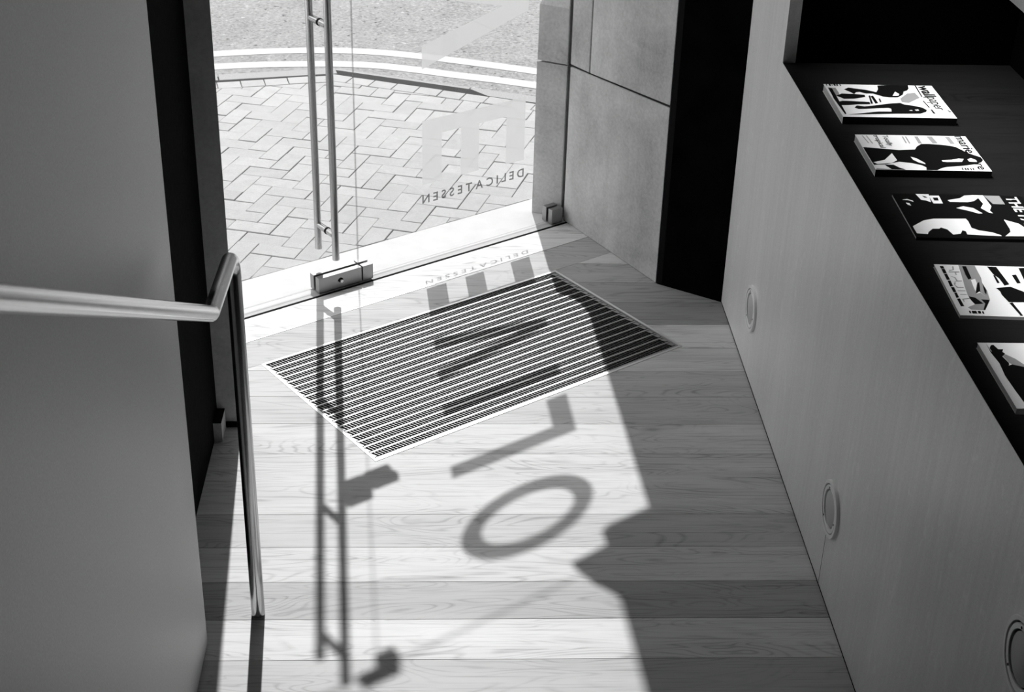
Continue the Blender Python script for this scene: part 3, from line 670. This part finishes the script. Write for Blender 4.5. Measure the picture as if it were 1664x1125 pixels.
   [(0.0538,0.0209),(0.0581,0.0304),(0.0735,0.0316),(0.0729,0.0403),(0.0771,0.0393),(0.0788,0.0217),(0.0751,0.0288),(0.0615,0.0283)],
   [(0.0837,0.0218),(0.0807,0.0262),(0.0945,0.0216),(0.1036,0.0255),(0.1028,0.0367),(0.1061,0.0365),(0.1065,0.0224),(0.0932,0.0201)],
   [(0.1185,0.0207),(0.1175,0.0367),(0.1207,0.0366),(0.1217,0.0205)],
   [(0.1343,0.0217),(0.1334,0.0352),(0.1366,0.0351),(0.1374,0.0216)],
   [(0.1552,0.0208),(0.1503,0.0371),(0.1541,0.0373),(0.1577,0.0232),(0.168,0.0231),(0.1668,0.021)],
  ],
  'light':[
   [(0.0703,0.0595),(0.0642,0.0696),(0.0832,0.0685),(0.1215,0.0564),(0.1055,0.0568)],
   [(0.1322,0.0537),(0.121,0.0638),(0.1466,0.0729),(0.1262,0.0649)],
  ],
}),
5:dict(o=(1.0071,2.4311),w=0.2353,L=0.29,th=0.012,ang=-1.5866,polys={
  'dark':[
   [(0.0212,0.017),(0.0101,0.0227),(0.0084,0.0279),(0.0255,0.032),(0.0253,0.0414),(0.0347,0.0369),(0.0424,0.04),(0.0518,0.0316),(0.076,0.0363),(0.0835,0.0347),(0.0973,0.0221),(0.0489,0.0217),(0.0429,0.0174)],
   [(0.001,0.0154),(0.0321,0.0161),(0.0489,0.0217),(0.0973,0.0221),(0.0881,0.0295),(0.0819,0.0406),(0.0905,0.0599),(0.1019,0.0859),(0.1679,0.1233),(0.2131,0.1074),(0.2153,0.0195),(0.1757,0.0168),(0.121,0.0146),(0.0779,0.0182),(0.0383,0.0142)],
  ],
  'grey':[
   [(0.0487,0.0326),(0.0439,0.0403),(0.0605,0.0535),(0.0814,0.0629),(0.0931,0.0766),(0.0911,0.0597),(0.0819,0.0406),(0.0745,0.0368)],
  ],
  'light':[
  ],
}),
}
ML = {1: 'thick magazine with embracing figures on its cover, farthest on the black shelf', 2: 'magazine with long-haired woman in profile on its white cover', 3: 'black magazine with bare-shouldered figures and white capital title',
      4: 'pale magazine with bricks and a crumpled bag printed on its cover', 5: 'nearly blank white magazine with a black coat on its cover, nearest the camera'}
def decal(polys, z, name, mt, parent):
    v = []; f = []
    for pl in polys:
        k = len(v); v += [(x, y, z) for x, y in pl]; f.append(tuple(range(k, k + len(pl))))
    o = new(name, v, f, mt, parent); bm = bmesh.new(); bm.from_mesh(o.data)
    for fc in bm.faces:
        if fc.normal.z < 0: fc.normal_flip()
    bmesh.ops.triangulate(bm, faces=bm.faces); bm.to_mesh(o.data); bm.free(); return o
def title(s, x0, x1, y0, y1, z, mt, parent, name='title_lettering', bold=0):
    me = text_mesh(s, .05, bold); xs = [q.co.x for q in me.vertices]; ys = [q.co.y for q in me.vertices]; a, b, c, d = min(xs), max(xs), min(ys), max(ys)
    for q in me.vertices: q.co = (x0 + (q.co.x - a) / (b - a) * (x1 - x0), y0 + (q.co.y - c) / (d - c) * (y1 - y0), z)
    me.materials.clear(); me.materials.append(MT[mt]); o = bpy.data.objects.new(name, me); C.objects.link(o); o.parent = parent; return o
for k, m_ in MAGS.items():
    w_, L_, th_ = m_['w'], m_['L'], m_['th']
    mg = tag(empty('magazine', (m_['o'][0], m_['o'][1], 1.0277)), ML[k], 'magazine', 'magazines on the black shelf'); mg.rotation_euler = (0, 0, m_['ang'])
    base = 'cover_black' if k == 3 else 'cover_white'
    geo = Geo(); geo.box(.001, w_, .0012, L_ - .001, .0006, th_ - .0006); geo.mesh('page_block', 'paper', mg)
    geo = Geo(); geo.box(0, w_, 0, L_, th_ - .0006, th_); geo.box(0, w_, 0, L_, 0, .0006); geo.mesh('cover', base, mg)
    geo = Geo(); geo.box(w_, w_ + .0006, 0, L_, 0, th_); geo.mesh('spine', 'cover_black' if k in (1, 2, 3) else 'cover_white', mg)
    z = th_ + .0002
    for c, zz in (('grey', 0), ('dark', .0002), ('light', .0004)):
        if k == 3 and c == 'dark': zz = .0006
        for q_, pl in enumerate(m_['polys'].get(c, [])): decal([pl], z + zz + .00001 * q_, {'dark': 'dark_print', 'light': 'light_print', 'grey': 'grey_print'}[c], {'dark': 'cover_black', 'light': 'cover_white', 'grey': 'cover_grey'}[c], mg)
    zt = z + .0008
    if k == 1:
        title('wall', .004, .088, .253, .285, zt, 'cover_black', mg, bold=.0012); title('paper', .092, .188, .247, .276, zt, 'cover_black', mg); title('*', .190, .208, .274, .292, zt, 'cover_black', mg, bold=.003)
    if k == 2:
        title('marie', .004, .112, .248, .272, zt, 'cover_black', mg, bold=.0004); title('re', .180, .216, .248, .264, zt, 'cover_black', mg, bold=.0004)
        title('Totally', .004, .074, .062, .080, zt, 'cover_black', mg, 'cover_line'); title('tropical', .003, .086, .040, .058, zt, 'cover_black', mg, 'cover_line')
    if k == 3: title('THE FACE', .008, .215, .258, .286, zt, 'cover_white', mg, bold=.001)
